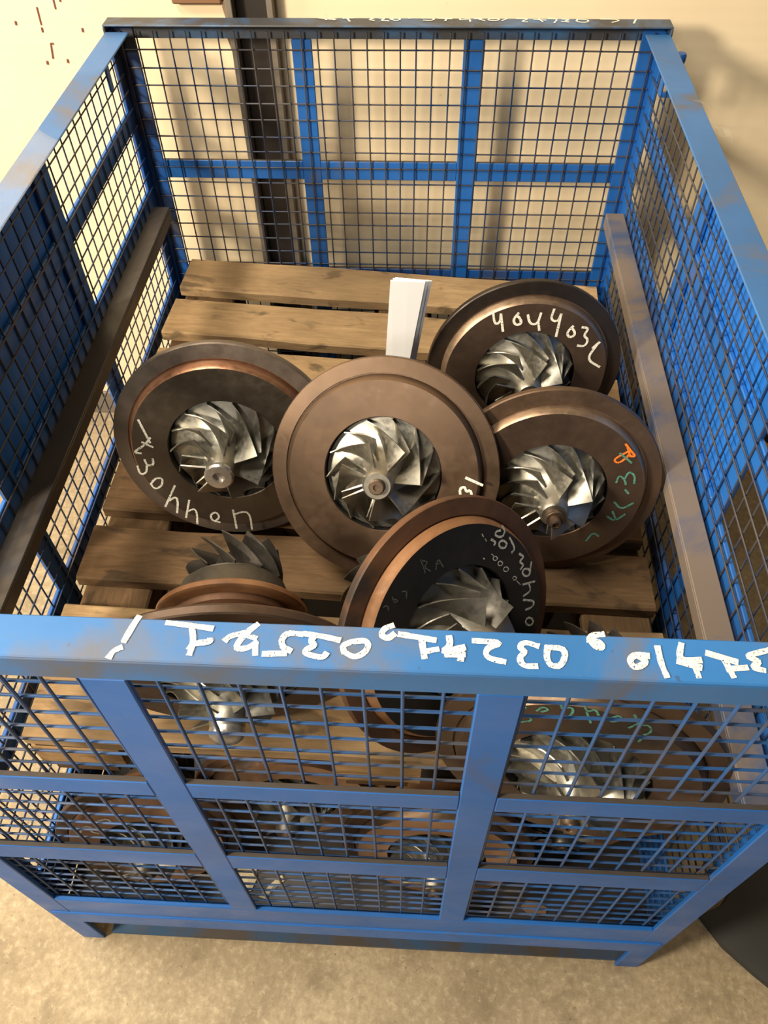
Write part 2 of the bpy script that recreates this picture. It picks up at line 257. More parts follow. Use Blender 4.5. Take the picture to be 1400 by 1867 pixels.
# ------------------------------------------------------------------ setting
def mat_wall():
    m, nt, p = M('cream_wall_paint', 0.55, 0, spec=0.3)
    tc = N(nt, 'ShaderNodeTexCoord')
    n1 = noise(nt, tc.outputs['Object'], 1.6, 4); n2 = noise(nt, tc.outputs['Object'], 46, 2, 0.5)
    c = mix(nt, ramp(nt, n1, [(0.3, g(0)), (0.7, g(1))]), (0.77, 0.63, 0.42), (0.84, 0.70, 0.48))
    c = mix(nt, ramp(nt, n2, [(0.73, g(0)), (0.80, g(0.5))]), c, (0.36, 0.27, 0.15))
    nt.links.new(c, p.inputs['Base Color'])
    w = N(nt, 'ShaderNodeTexWave', wave_type='BANDS', bands_direction='Z'); w.inputs['Scale'].default_value = 11; w.inputs['Distortion'].default_value = 0.4
    nt.links.new(tc.outputs['Object'], w.inputs['Vector']); bump(nt, p, w.outputs['Fac'], 0.04, 0.003)
    return m
def mat_floor():
    m, nt, p = M('stained_concrete', 0.66, 0, spec=0.3)
    v = coords(nt)
    n1 = noise(nt, v, 2.6, 6, 0.62, 0.3); n2 = noise(nt, v, 62, 6, 0.72, 0.15); n3 = noise(nt, v, 95, 3, 0.6, 0.1); n4 = noise(nt, v, 9, 5, 0.65, 0.2)
    c = mix(nt, ramp(nt, n1, [(0.34, g(0)), (0.66, g(1))]), (0.285, 0.222, 0.138), (0.40, 0.32, 0.205))
    c = mix(nt, ramp(nt, n4, [(0.34, g(0.70)), (0.50, g(0))]), c, (0.20, 0.152, 0.092))
    c = mix(nt, ramp(nt, n2, [(0.30, g(0.70)), (0.54, g(0))]), c, (0.22, 0.168, 0.100))
    c = mix(nt, ramp(nt, n2, [(0.54, g(0)), (0.72, g(0.75))]), c, (0.54, 0.45, 0.30))
    c = mix(nt, ramp(nt, n3, [(0.66, g(0)), (0.72, g(0.7))]), c, (0.12, 0.09, 0.055))
    nt.links.new(c, p.inputs['Base Color'])
    bump(nt, p, n2, 0.40, 0.004)
    return m
bm = bmesh.new(); box(bm, -4.5, 5.0, -3.5, 1.75, -0.1, 0.0)
tag(obj('floor', fin(bm, 'floor'), None, mat_floor()), 'stained beige concrete floor around the blue cage', kind='structure')
bm = bmesh.new(); box(bm, -4.5, 5.0, 1.65, 1.75, 0.0, 3.2)
wall = tag(obj('wall_back', fin(bm, 'wall_back'), None, mat_wall()), 'cream painted wall behind the blue cage', kind='structure')
mg, _, _ = M('grey_skirting', 0.6, 0, (0.16, 0.13, 0.10))
bm = bmesh.new(); box(bm, -4.5, 0.2, 1.638, 1.65, 0.0, 0.095, 0.003); box(bm, 0.40, 5.0, 1.638, 1.65, 0.0, 0.095, 0.003)
tag(obj('baseboard_back', fin(bm, 'baseboard_back'), None, mg), kind='structure')
DRIP, _, _ = M('dried_brown_drip', 0.5, 0, (0.16, 0.045, 0.03))
def drip(pts, w):
    bm = bmesh.new(); ribbon(bm, [(x, 1.65, z) for x, z in pts], w, Vector((0, -1, 0)), 0.0012)
    obj('paint_drip', fin(bm, 'paint_drip'), wall, DRIP)
drip([(-0.199, 1.264), (-0.1995, 1.262), (-0.2015, 1.229)], 0.0042)
drip([(-0.2025, 1.222), (-0.2035, 1.214)], 0.0045)
drip([(-0.187, 1.1885), (-0.193, 1.189), (-0.1935, 1.186), (-0.1985, 1.157)], 0.0042)
drip([(-0.155, 1.292), (-0.1565, 1.262)], 0.0042)
drip([(-0.139, 1.292), (-0.1405, 1.277)], 0.0042)
for x, z in ((-0.164, 1.154), (-0.215, 1.15), (-0.107, 1.221), (-0.26, 1.235), (1.71, 0.93)):
    drip([(x, z), (x - 0.001, z - 0.006)], 0.005)

# column on the wall
COLD = mat_metal('black_column_web', (0.022, 0.016, 0.012), (0.035, 0.026, 0.020), 0.55, 0.2, 3)
COLG = mat_metal('grey_column_flange', (0.16, 0.135, 0.105), (0.22, 0.185, 0.145), 0.6, 0.2, 3)
col = empty('steel_column', (0.30, 1.64, 0), 'tall black steel channel with grey edges standing against the cream wall', 'column')
def rel(o, root):
    o.matrix_parent_inverse = root.matrix_world.inverted() if False else Matrix.Translation(-root.location); return o
def prt(name, lst, root, mat, bev=0.0015):
    return rel(boxes(name, lst, root, mat, bev), root)
prt('web', [(0.262, 0.334, 1.635, 1.65, 0, 3.1)], col, COLD)
prt('flange', [(0.247, 0.261, 1.600, 1.65, 0, 3.1)], col, COLG)
prt('flange', [(0.335, 0.349, 1.615, 1.65, 0, 3.1)], col, COLG)
BRD, _, _ = M('brown_board', 0.7, 0, (0.20, 0.10, 0.045))
b = boxes('wall_board', [(0.12, 0.232, 1.630, 1.6495, 1.2775, 1.40)], None, BRD, 0.003)
tag(b, 'small brown board on the cream wall above the cage, only its lower edge in view', 'board')
bm = bmesh.new()
pts = [(0.243, 1.30), (0.2465, 1.30), (0.2465, 1.12), (0.244, 1.15), (0.238, 1.185), (0.232, 1.21), (0.236, 1.245), (0.231, 1.27)]
fr = [bm.verts.new((x, 1.634 + random.uniform(-.004, .003), z)) for x, z in pts]; bk = [bm.verts.new((x, 1.6495, z)) for x, z in pts]
bm.faces.new(fr); bm.faces.new(bk[::-1])
for i in range(len(pts)): bm.faces.new((fr[i], fr[(i + 1) % len(pts)], bk[(i + 1) % len(pts)], bk[i]))
CARD, _, _ = M('torn_brown_card', 0.85, 0, (0.17, 0.115, 0.07))
tag(obj('torn_card', fin(bm, 'torn_card'), None, CARD), 'ragged torn brown card on the wall against the left edge of the black column', 'card')

# ------------------------------------------------------------------ the mesh cage
Wd, D, H, Hs = 1.2, 1.548, 1.28, 1.267
TF, PP, DP = 0.0453, 0.0484, 0.008
cage = empty('mesh_cage', (0.6, 0.774, 0), 'open-topped blue steel mesh cage with marker numbers along its rims', 'cage')
def cp(name, lst, mat=BLUE, bev=0.0015): return prt(name, lst, cage, mat, bev)
ZR = dict(A=(0.9206, 0.9668), B=(0.605, 0.668), base=(0.168, 0.334))
T = 0.004
# corner posts: one angle iron per corner, from the floor up
for x0, x1, xs in ((0, PP, 0), (Wd - PP, Wd, 1)):
    for y0, y1, ys in ((0, PP, 0), (D - PP, D, 1)):
        fy = (0, DP) if ys == 0 else (D - DP, D)
        sx = (0, DP) if xs == 0 else (Wd - DP, Wd)
        cp('corner_post', [(x0, x1, fy[0], fy[1], 0, Hs - T), (sx[0], sx[1], y0 + (DP if ys == 0 else 0), y1 - (DP if ys else 0), 0, Hs - T)], BLUE if not (xs == 0 and ys == 1) else BLUE_DARK)
# top rims front and back (angle: flange on top, leg outside)
cp('front_rim', [(-0.004, Wd + 0.004, 0, TF, H - T, H), (0, Wd, 0, T, 1.2393, H - T), (0, Wd, T, DP, 1.2393, 1.2453)], BLUE_RIM)
cp('back_rim', [(-0.004, Wd + 0.004, D - TF, D, H - T, H), (0, Wd, D - T, D, 1.2393, H - T), (-0.004, 0.001, D - TF, D, 1.245, H - T), (Wd - 0.001, Wd + 0.004, D - TF, D, 1.245, H - T)], BLUE_BACK)
for s in (0, 1):
    X = (lambda a: a) if s == 0 else (lambda a: Wd - a)
    def bx(a0, a1, *r): return (min(X(a0), X(a1)), max(X(a0), X(a1))) + r
    cp('side_rim', [bx(0, 0.0523, TF + 0.001, D - TF - 0.001, Hs - T, Hs), bx(0, T, PP, D - PP, 1.222, Hs - T)], BLUE_RIM)
# mid posts and rails of front and back
for (y0, y1), posts, zt in (((0, DP), ((0.3833, 0.4299), (0.7655, 0.8102)), 1.2393), ((D - DP, D), ((0.3949, 0.4396), (0.7725, 0.8188)), 1.2393)):
    front = y0 == 0
    for a, b_ in posts:
        cp('panel_post', [(a, b_, y0, y1, 0.334, zt)], BLUE)
        if front: pass
    xs = [PP] + [v for q in posts for v in q] + [Wd - PP]
    for k in ('A', 'B'):
        for i in range(3):
            cp('cross_rail', [(xs[2 * i], xs[2 * i + 1], y0, y1, *ZR[k])], BLUE if k == 'A' or front else BLUE_DARK)
            cp('rail_grime', [(xs[2 * i] + .001, xs[2 * i + 1] - .001, y0 + .0012, y1 - 0.0005, ZR[k][1] - .001, ZR[k][1] + .0008)], DIRTY_SHADED, 0.0003)
    e = -0.003 if front else 0.003
    cp('base_rail', [(PP, Wd - PP, y0, y1, 0.240, 0.334), (PP * 0.2, Wd - PP * 0.2, y0 + min(e, 0), y1 + max(e, 0), 0.168, 0.238)], BLUE)
# side panels
for s in (0, 1):
    X = (lambda a: a) if s == 0 else (lambda a: Wd - a)
    def bx(a0, a1, *r): return (min(X(a0), X(a1)), max(X(a0), X(a1))) + r
    yp = ((0.49, 0.54), (0.965, 1.03))
    for a, b_ in yp:
        cp('panel_post', [bx(0, DP, a, b_, 0.334, 1.222)], BLUE)
    ys = [PP, yp[0][0], yp[0][1], yp[1][0], yp[1][1], D - PP]
    for i in range(3):
        cp('cross_rail', [bx(0, DP, ys[2 * i], ys[2 * i + 1], 1.055, 1.10)], BLUE)
        cp('cross_rail', [bx(0, DP, ys[2 * i], ys[2 * i + 1], 0.845, 0.908)], BLUE)
        cp('cross_rail', [bx(0, DP, ys[2 * i], ys[2 * i + 1], 0.585, 0.635)], BLUE_DARK)
    cp('base_rail', [bx(0, DP, PP, D - PP, *ZR['base'])], BLUE)
    cp('ledge', [bx(0.0165, 0.060, 0.03, D - 0.075, 0.874, 0.880), bx(0.055, 0.060, 0.03, D - 0.075, 0.845, 0.874)], LEDGE if s else DIRTY_SHADED)  # left ledge gets the tone with its shade painted in
    # blue sheets that close the middle bay above the ledge
    cp('sheet_panel', [bx(-0.006, -0.001, 0.515, 0.998, 1.088, 1.235)], BLUE_PLATE)
    cp('sheet_panel', [bx(-0.006, -0.001, 0.515, 0.998, 0.868, 1.080)], BLUE_PLATE)
    cp('seam_strip', [bx(-0.0085, -0.0065, 0.515, 0.998, 1.076, 1.092)], DIRTY_SHADED)
    # locking tab under the rim at the rear
    cp('locking_tab', [bx(0.017, 0.022, 1.395, 1.418, 1.185, 1.262)], BLUE, 0.003)
# stacking peg outside the rear right corner
bm = bmesh.new(); lathe(bm, [(0, -0.09), (0.006, -0.088), (0.008, -0.03), (0.0115, -0.012), (0.0115, -0.003), (0.009, 0.001), (0, 0.002)], 16)
pg = obj('stacking_peg', fin(bm, 'stacking_peg', 40), cage, BLUE); pg.location = Vector((1.2265, 1.482, 1.238)) - cage.location
pgb = cp('peg_bracket', [(1.2005, 1.2265, 1.477, 1.487, 1.150, 1.160)], BLUE)
# floor deck and skid plate
cp('deck_sheet', [(DP, Wd - DP, DP, D - DP, 0.150, 0.166)], DIRTY_SHADED)
cp('skid_plate', [(0.064, Wd - 0.009, 0.009, 0.16, 0.004, 0.012)], SKID)
cp('skid_plate', [(0.064, Wd - 0.009, D - 0.16, D - 0.009, 0.004, 0.012)], SKID)
# wire mesh, every wire a part
def wire(p0, p1, bend, seg=7, r=0.0021, mt=None):
    p0, p1 = Vector(p0), Vector(p1); bm = bmesh.new(); pts = []
    for k in range(seg + 1):
        t = k / seg; q = p0.lerp(p1, t)
        q = q + Vector(bend) * math.sin(PI * t * 1.0) + Vector(bend) * 0.35 * math.sin(2 * PI * t + p0.x * 9 + p0.z * 7)
        pts.append(q)
    tube(bm, pts, r, 6)
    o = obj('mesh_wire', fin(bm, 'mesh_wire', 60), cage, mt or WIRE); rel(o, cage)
J = lambda a: random.uniform(-a, a)
for k in range(29):                                            # front, uprights
    x = 0.4948 + 0.0401 * (k - 12)
    if x < 0.012 or x > Wd - 0.012: continue
    wire((x + J(.001), 0.0104, 0.19), (x + J(.001), 0.0104, 1.262), (J(.0022), 0, 0), mt=WIRE_LIT)
for k in range(28):                                            # front, cross wires
    z = 1.2023 - 0.0372 * k
    if z < 0.20: continue
    wire((0.014, 0.0148, z + J(.001)), (Wd - 0.014, 0.0148, z + J(.001)), (0, 0, J(.0028)), mt=WIRE_LIT)
for k in range(-2, 32):                                        # back
    x = 0.0926 + 0.0361 * k
    if x < 0.012 or x > Wd - 0.012: continue
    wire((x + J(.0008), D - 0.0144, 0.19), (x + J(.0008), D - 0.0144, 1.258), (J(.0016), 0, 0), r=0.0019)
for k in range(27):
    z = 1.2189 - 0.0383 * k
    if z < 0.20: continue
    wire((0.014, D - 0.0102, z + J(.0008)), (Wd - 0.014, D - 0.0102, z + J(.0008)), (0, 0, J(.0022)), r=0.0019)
for s in (0, 1):
    X = (lambda a: a) if s == 0 else (lambda a: Wd - a)
    for k in range(38):
        y = 0.055 + 0.0392 * k
        if y > D - 0.055: continue
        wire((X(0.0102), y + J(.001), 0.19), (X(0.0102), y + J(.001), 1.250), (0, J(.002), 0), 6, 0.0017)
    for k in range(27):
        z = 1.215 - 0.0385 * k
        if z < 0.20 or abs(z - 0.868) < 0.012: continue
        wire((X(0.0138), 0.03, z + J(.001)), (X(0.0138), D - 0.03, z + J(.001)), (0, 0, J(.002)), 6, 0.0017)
# marker writing on the rims
bm = bmesh.new()
for st in STROKES['front']: ribbon(bm, [(x, y, H) for x, y in st], 0.0060, Vector((0, 0, 1)))
tag(rel(obj('marker_writing', fin(bm, 'marker_writing'), cage, CHALK), cage), kind='stuff')
bm = bmesh.new()
for st in STROKES['back']: ribbon(bm, [(x, y, H) for x, y in st], 0.0040, Vector((0, 0, 1)))
tag(rel(obj('marker_writing', fin(bm, 'marker_writing'), cage, CHALK), cage), kind='stuff')

# ------------------------------------------------------------------ pallet
zp = lambda x: 0.69 - 0.03 * (x - 0.06) / 1.12
tilt = -math.atan(0.03 / 1.12)
pal = empty('wooden_pallet', (0.61, 0.84, zp(0.61)), 'worn wooden pallet carrying the upper layer of turbo cores in the cage', 'pallet')
pal.rotation_euler = (0, -tilt, 0)
bpy.context.view_layer.update()
def plank(name, lx, wy, h, loc, yaw, mat, wob=0.004):
    bm = bmesh.new()
    nx = 6
    rows = []
    for i in range(nx + 1):
        x = -lx / 2 + lx * i / nx; dy0, dy1, dz = J(wob), J(wob), J(wob * 0.35)
        rows.append([bm.verts.new((x, y, z)) for y, z in ((-wy / 2 + dy0, -h + dz), (-wy / 2 + dy0, -0.004 + dz), (-wy / 2 + 0.004 + dy0, dz), (wy / 2 - 0.004 + dy1, dz), (wy / 2 + dy1, -0.004 + dz), (wy / 2 + dy1, -h + dz))])
    for a, b_ in zip(rows, rows[1:]):
        for i in range(6): bm.faces.new((a[i], a[(i + 1) % 6], b_[(i + 1) % 6], b_[i]))
    bm.faces.new(rows[0]); bm.faces.new(rows[-1])
    o = obj(name, fin(bm, name), pal, mat); o.location = loc; o.rotation_euler = (0, 0, yaw); return o
#        centre Y, width, yaw, material
deck = [(1.447, 0.140, -0.050, WOOD), (1.262, 0.140, -0.055, WOOD), (1.075, 0.140, -0.04, WOOD), (0.895, 0.135, -0.03, WOOD_SHADED),
        (0.715, 0.150, -0.02, WOOD_SHADED), (0.540, 0.130, -0.008, WOOD_SHADED), (0.365, 0.120, 0.0, WOOD), (0.230, 0.138, -0.002, WOOD)]
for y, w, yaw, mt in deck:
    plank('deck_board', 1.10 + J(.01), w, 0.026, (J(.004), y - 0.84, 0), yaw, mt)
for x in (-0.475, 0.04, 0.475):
    o = plank('stringer_board', 1.34, 0.13, 0.02, (x, 0.0, -0.0275), PI / 2, WOOD_SHADED, 0.001)
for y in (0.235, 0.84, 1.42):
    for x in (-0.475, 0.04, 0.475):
        plank('block', 0.15, 0.13, 0.075, (x, y - 0.84, -0.049), 0, WOOD_L if y < 0.5 else WOOD_SHADED, 0.001)
for x in (-0.475, 0.04, 0.475):
    plank('bottom_board', 1.34, 0.11, 0.018, (x, 0, -0.1255), PI / 2, WOOD_SHADED, 0.001)

# ------------------------------------------------------------------ turbo cores
R = 0.2035
NBL = 7
def m_plate():
    bm = bmesh.new()
    k = R
    prof = [(0.30 * k, -0.022), (0.90 * k, -0.022), (0.985 * k, -0.015), (k, -0.011), (k, -0.001), (0.992 * k, 0.0015), (0.868 * k, 0.0035),
            (0.866 * k, 0.0005), (0.855 * k, 0.0005), (0.850 * k, 0.006), (0.832 * k, 0.0165), (0.816 * k, 0.0200), (0.512 * k, 0.0200), (0.506 * k, 0.0185), (0.506 * k, 0.002), (0.2 * k, 0.002)]
    mi = [0, 0, 0, 0, 0, 0, 1, 1, 1, 1, 1, 2, 2, 3, 3]
    lathe(bm, prof, 96, mi)
    return bm
def m_wheel():
    bm = bmesh.new()
    lathe(bm, [(0, 0.003), (0.099, 0.003), (0.1005, 0.0045), (0.080, 0.0095), (0.060, 0.019), (0.044, 0.033), (0.034, 0.050), (0.0275, 0.068), (0.0255, 0.086), (0.0225, 0.0905), (0, 0.0905)], 48)
    return fin(bm, 'wheel_hub', 35)
def lerp_path(P, t):
    t = max(0, min(1, t)) * (len(P) - 1); i = min(int(t), len(P) - 2); f = t - i
    return tuple(P[i][j] * (1 - f) + P[i + 1][j] * f for j in range(len(P[0])))
WS = 0.940
HUB = [(0.0255, 0.072), (0.0275, 0.060), (0.033, 0.046), (0.043, 0.032), (0.059, 0.019), (0.081, 0.009), (0.1055, 0.0045)]
SHR = [(0.0745, 0.0715), (0.0750, 0.0600), (0.0770, 0.0490), (0.0810, 0.0385), (0.0870, 0.0300), (0.0955, 0.0245), (0.1062, 0.0210)]
def m_blade(hub, shr, t0, wrap, th=0.0015, nt=9, ns=4, lean=0.0):
    bm = bmesh.new(); G = []
    for i in range(nt):
        t = t0 + (1 - t0) * i / (nt - 1); h = lerp_path(hub, t); s = lerp_path(shr, t); row = []
        for j in range(ns):
            f = j / (ns - 1); r = h[0] * (1 - f) + s[0] * f; z = h[1] * (1 - f) + s[1] * f
            a = wrap * (t ** 0.85) + lean * f * (1 - t)
            row.append(Vector((r * math.cos(a), r * math.sin(a), z)))
        G.append(row)
    top, bot = [], []
    for i in range(nt):
        ra, rb = [], []
        for j in range(ns):
            du = G[min(i + 1, nt - 1)][j] - G[max(i - 1, 0)][j]; dv = G[i][min(j + 1, ns - 1)] - G[i][max(j - 1, 0)]
            n = du.cross(dv).normalized() * th * (1.25 - 0.6 * j / (ns - 1))
            ra.append(bm.verts.new(G[i][j] + n)); rb.append(bm.verts.new(G[i][j] - n))
        top.append(ra); bot.append(rb)
    for i in range(nt - 1):
        for j in range(ns - 1):
            bm.faces.new((top[i][j], top[i + 1][j], top[i + 1][j + 1], top[i][j + 1]))
            bm.faces.new((bot[i][j], bot[i][j + 1], bot[i + 1][j + 1], bot[i + 1][j]))
        for j in (0, ns - 1): bm.faces.new((top[i][j], top[i + 1][j], bot[i + 1][j], bot[i][j]))
    for j in range(ns - 1):
        for i in (0, nt - 1): bm.faces.new((top[i][j], top[i][j + 1], bot[i][j + 1], bot[i][j]))
    return fin(bm, 'blade', 50)
HUB = [(r * WS if r > 0.05 else r, z) for r, z in HUB]; SHR = [(r * WS, z) for r, z in SHR]
ME_WHEEL = m_wheel()
ME_BLADE = m_blade(HUB, SHR, 0.0, math.radians(56))
ME_SPLIT = m_blade(HUB, SHR, 0.30, math.radians(56))
THUB = [(0.020, -0.196), (0.034, -0.176), (0.055, -0.157), (0.070, -0.147)]
TSHR = [(0.070, -0.207), (0.074, -0.188), (0.0775, -0.168), (0.0780, -0.148)]
ME_TBL = m_blade(THUB, TSHR, 0.0, math.radians(-52), 0.0015, 8, 3)
bm = bmesh.new(); lathe(bm, [(0, -0.143), (0.072, -0.143), (0.072, -0.147), (0.055, -0.156), (0.036, -0.173), (0.028, -0.190), (0.018, -0.198), (0, -0.199)], 32); ME_THUB = fin(bm, 'turbine_hub', 35)
bm = bmesh.new(); lathe(bm, [(0.088, -0.022), (0.082, -0.030), (0.078, -0.036), (0.078, -0.060), (0.084, -0.068), (0.095, -0.074), (0.096, -0.0845), (0.02, -0.0845)], 48); ME_NECK = fin(bm, 'bearing_housing', 40)
bm = bmesh.new(); lathe(bm, [(0.05, -0.0850), (0.112, -0.0850), (0.1165, -0.0880), (0.1165, -0.0950), (0.113, -0.0985), (0.05, -0.0985), (0.05, -0.0850)], 64); ME_RING = fin(bm, 'flange_ring', 35)
bm = bmesh.new(); lathe(bm, [(0, -0.0990), (0.090, -0.0990), (0.092, -0.102), (0.088, -0.122), (0.082, -0.138), (0.075, -0.1425), (0, -0.1425)], 48); ME_SHIELD = fin(bm, 'heat_shield', 35)
bm = bmesh.new(); lathe(bm, [(0, 0.0907), (0.0135, 0.0907), (0.0135, 0.098), (0.0115, 0.100), (0.0055, 0.100), (0.005, 0.097), (0, 0.097)], 24, [0, 0, 0, 0, 1, 1]); ME_NUT_B = fin(bm, 'shaft_nut', 40)
bm = bmesh.new(); lathe(bm, [(0, 0.0880), (0.0260, 0.0880), (0.0262, 0.094), (0.0235, 0.101), (0.0175, 0.106), (0.0090, 0.1090), (0, 0.1098)], 32); ME_NUT_F = fin(bm, 'shaft_nut', 60)
bm = bmesh.new(); lathe(bm, [(0, 0.0907), (0.0256, 0.0907), (0.0256, 0.0965), (0.0225, 0.1000), (0.0105, 0.1008), (0.0092, 0.0935), (0, 0.0935)], 32, [0, 0, 0, 0, 1, 1]); ME_NUT_A = fin(bm, 'shaft_nut', 40)
bm = bmesh.new(); lathe(bm, [(0, 0.0907), (0.0165, 0.0907), (0.0165, 0.103), (0.0160, 0.1035), (0.0100, 0.1035), (0.0095, 0.118), (0.0060, 0.1195), (0.0052, 0.113), (0, 0.113)], 24, [0, 0, 0, 0, 0, 0, 1, 1]); ME_NUT_D = fin(bm, 'shaft_nut', 40)
MESHCACHE = {}
def withmats(me, key, mats):
    k = (me.name, key)
    if k not in MESHCACHE:
        c = me.copy(); c.materials.clear()
        for m in mats: c.materials.append(m)
        MESHCACHE[k] = c
    return MESHCACHE[k]
def frame(c, n, spin=0.0):
    n = Vector(n).normalized(); u = Vector((0, 0, 1)).cross(n).normalized(); w = n.cross(u)
    return Matrix(((u.x, w.x, n.x, c[0]), (u.y, w.y, n.y, c[1]), (u.z, w.z, n.z, c[2]), (0, 0, 0, 1)))
PLATES = {}
def finish(root, marks):
    for strokes, w, mat in marks:
        bm = bmesh.new()
        for st in strokes: ribbon(bm, [(x, y, 0.0200) for x, y in st], w, Vector((0, 0, 1)), 0.0005)
        tag(obj('marker_writing', fin(bm, 'marker_writing'), root, mat), kind='stuff')
    return root
def core(key, c, n, mats, label, group=None, tail=True, wheel=ALU, spin=0.0, nut=ME_NUT_B, nutm=NUTB, neck=RUST_D, ring=RUST, shield=TURB, marks=(), turbine=True, scale=1.0):
    """one turbo core: compressor back plate, wheel, bearing housing and turbine wheel; +Z of the root is the compressor axis"""
    mw = frame(c, n)
    if scale != 1.0: mw = mw @ Matrix.Scale(scale, 4)
    root = empty('turbo_core', label=label, cat='turbo core', group=group, mat=mw)
    mk = tuple(m.name for m in mats)
    if mk not in PLATES: PLATES[mk] = (fin(m_plate(), 'back_plate', 28),)
    obj('back_plate', PLATES[mk][0], root, mats)
    wh = obj('compressor_wheel', withmats(ME_WHEEL, wheel.name, [wheel]), root); wh.rotation_euler.z = spin
    for i in range(NBL):
        for me, off in ((ME_BLADE, 0.0), (ME_SPLIT, 0.5)):
            b_ = obj('blade', withmats(me, wheel.name, [wheel]), wh); b_.rotation_euler.z = 2 * PI * (i + off) / NBL
    obj('shaft_nut', withmats(nut, nutm.name, [nutm, HOLE]), root)
    obj('bearing_housing', withmats(ME_NECK, neck.name, [neck]), root)
    if turbine:
        obj('flange_ring', withmats(ME_RING, ring.name, [ring]), root)
        obj('heat_shield', withmats(ME_SHIELD, shield.name, [shield]), root)
        if not tail: return finish(root, marks)
        tw = obj('turbine_wheel', withmats(ME_THUB, 'tw', [TURB]), root)
        for i in range(11):
            b_ = obj('blade', withmats(ME_TBL, 'tw', [TURB]), tw); b_.rotation_euler.z = 2 * PI * i / 11
    return finish(root, marks)
S = STROKES
core('A', (0.3493, 0.6632, 0.8728), (0.0527, -0.9742, 0.2196), [RIMGREY, COPPER, GREYD, HOLE], 'leftmost turbo core on the pallet, dark plate with copper band and bright bored nose',
     scale=1.0189, spin=0.35, nut=ME_NUT_A, nutm=STEELB, wheel=ALU, marks=[(S['A'], 0.0040, CHALK2)])
core('B', (0.6434, 0.5814, 0.9027), (-0.0801, -0.8407, 0.5355), [BROWN, BROWN, BROWN, HOLE], 'turbo core in the middle of the pallet with a plain brown plate marked 31',
     scale=0.9803, spin=0.05, wheel=ALU, marks=[(S['B'], 0.0046, CHALK)])
core('C', (0.9071, 0.9056, 0.8608), (0.0763, -0.9885, 0.1302), [RIMBLACK, TAN, BROWN_D, HOLE], 'rearmost turbo core, brown plate in a blackened rim with large white number 4044031',
     scale=0.9607, spin=0.2, wheel=ALU, marks=[(S['C'], 0.0052, CHALK)])
core('D', (0.9381, 0.6059, 0.8494), (-0.0177, -0.9697, 0.2436), [BROWN, TAN, BROWN_D, HOLE], 'turbo core by the right ledge, brown plate with teal digits and an orange mark',
     tail=False, scale=0.9603, spin=0.3, nut=ME_NUT_D, wheel=ALU, marks=[(S['D'], 0.0040, TEAL), (S['Do'], 0.0042, ORANGE)])
core('E', (0.7617, 0.2864, 0.8839), (0.621, -0.6293, 0.4673), [RUST_D, RUST, BLACKF, HOLE], 'turbo core with a black plate in a rusty rim, turned right behind the front rim',
     scale=0.9973, spin=0.25, wheel=ALU_D, marks=[(S['E'], 0.0036, CHALK2), (S['Es'], 0.0018, CHALK2), (S['Eg'], 0.0024, FAINT)])
core('F', (0.4345, 0.2025, 0.8745), (0.110, -0.987, -0.115), [BROWN_D, RUST_D, BROWN_D, HOLE], 'turbo core seen from its turbine end, dark vanes above an orange rusty flange ring',
     scale=0.983, spin=0.1, wheel=ALU, nut=ME_NUT_F, nutm=STEELB)
core('G', (0.9452, 0.1175, 0.797), (-0.2026, -0.9706, 0.1299), [BROWN, BROWN, BROWN_D, HOLE], 'turbo core behind the front mesh at right, bright wheel under teal digits',
     scale=1.0285, spin=0.25, wheel=ALU, marks=[(S['G'], 0.0034, TEAL)])

# folded papers stuck up behind the middle core
PAPER, _, _ = M('white_paper', 0.8, 0, (0.92, 0.93, 0.94))
pap = empty('folded_papers', (0.67, 0.85, 0.84), 'bundle of folded white paper standing up behind the middle turbo core', 'paper')
def sheet(q, th):
    bm = bmesh.new(); n = (Vector(q[1]) - Vector(q[0])).cross(Vector(q[2]) - Vector(q[0])).normalized() * th
    mid = [(Vector(q[0]) + Vector(q[1])) / 2 - n * 0.1, (Vector(q[3]) + Vector(q[2])) / 2 - n * 0.1]
    a = [Vector(q[0]), mid[0], Vector(q[1]), Vector(q[2]), mid[1], Vector(q[3])]
    A = [bm.verts.new(p) for p in a]; B = [bm.verts.new(p + n) for p in a]
    for F in ((0, 1, 4, 5), (1, 2, 3, 4)): bm.faces.new([A[i] for i in F]); bm.faces.new([B[i] for i in F][::-1])
    for i in range(6): bm.faces.new((A[i], A[(i + 1) % 6], B[(i + 1) % 6], B[i]))
    rel(obj('sheet', fin(bm, 'sheet'), pap, PAPER), pap)
sheet([(0.644, 0.840, 1.112), (0.7045, 0.842, 1.109), (0.668, 0.868, 0.84), (0.627, 0.868, 0.84)], 0.0025)
sheet([(0.648, 0.846, 1.112), (0.7105, 0.848, 1.108), (0.676, 0.875, 0.84), (0.631, 0.875, 0.84)], 0.0020)
sheet([(0.652, 0.852, 1.110), (0.7160, 0.854, 1.103), (0.682, 0.881, 0.84), (0.634, 0.881, 0.84)], 0.0020)

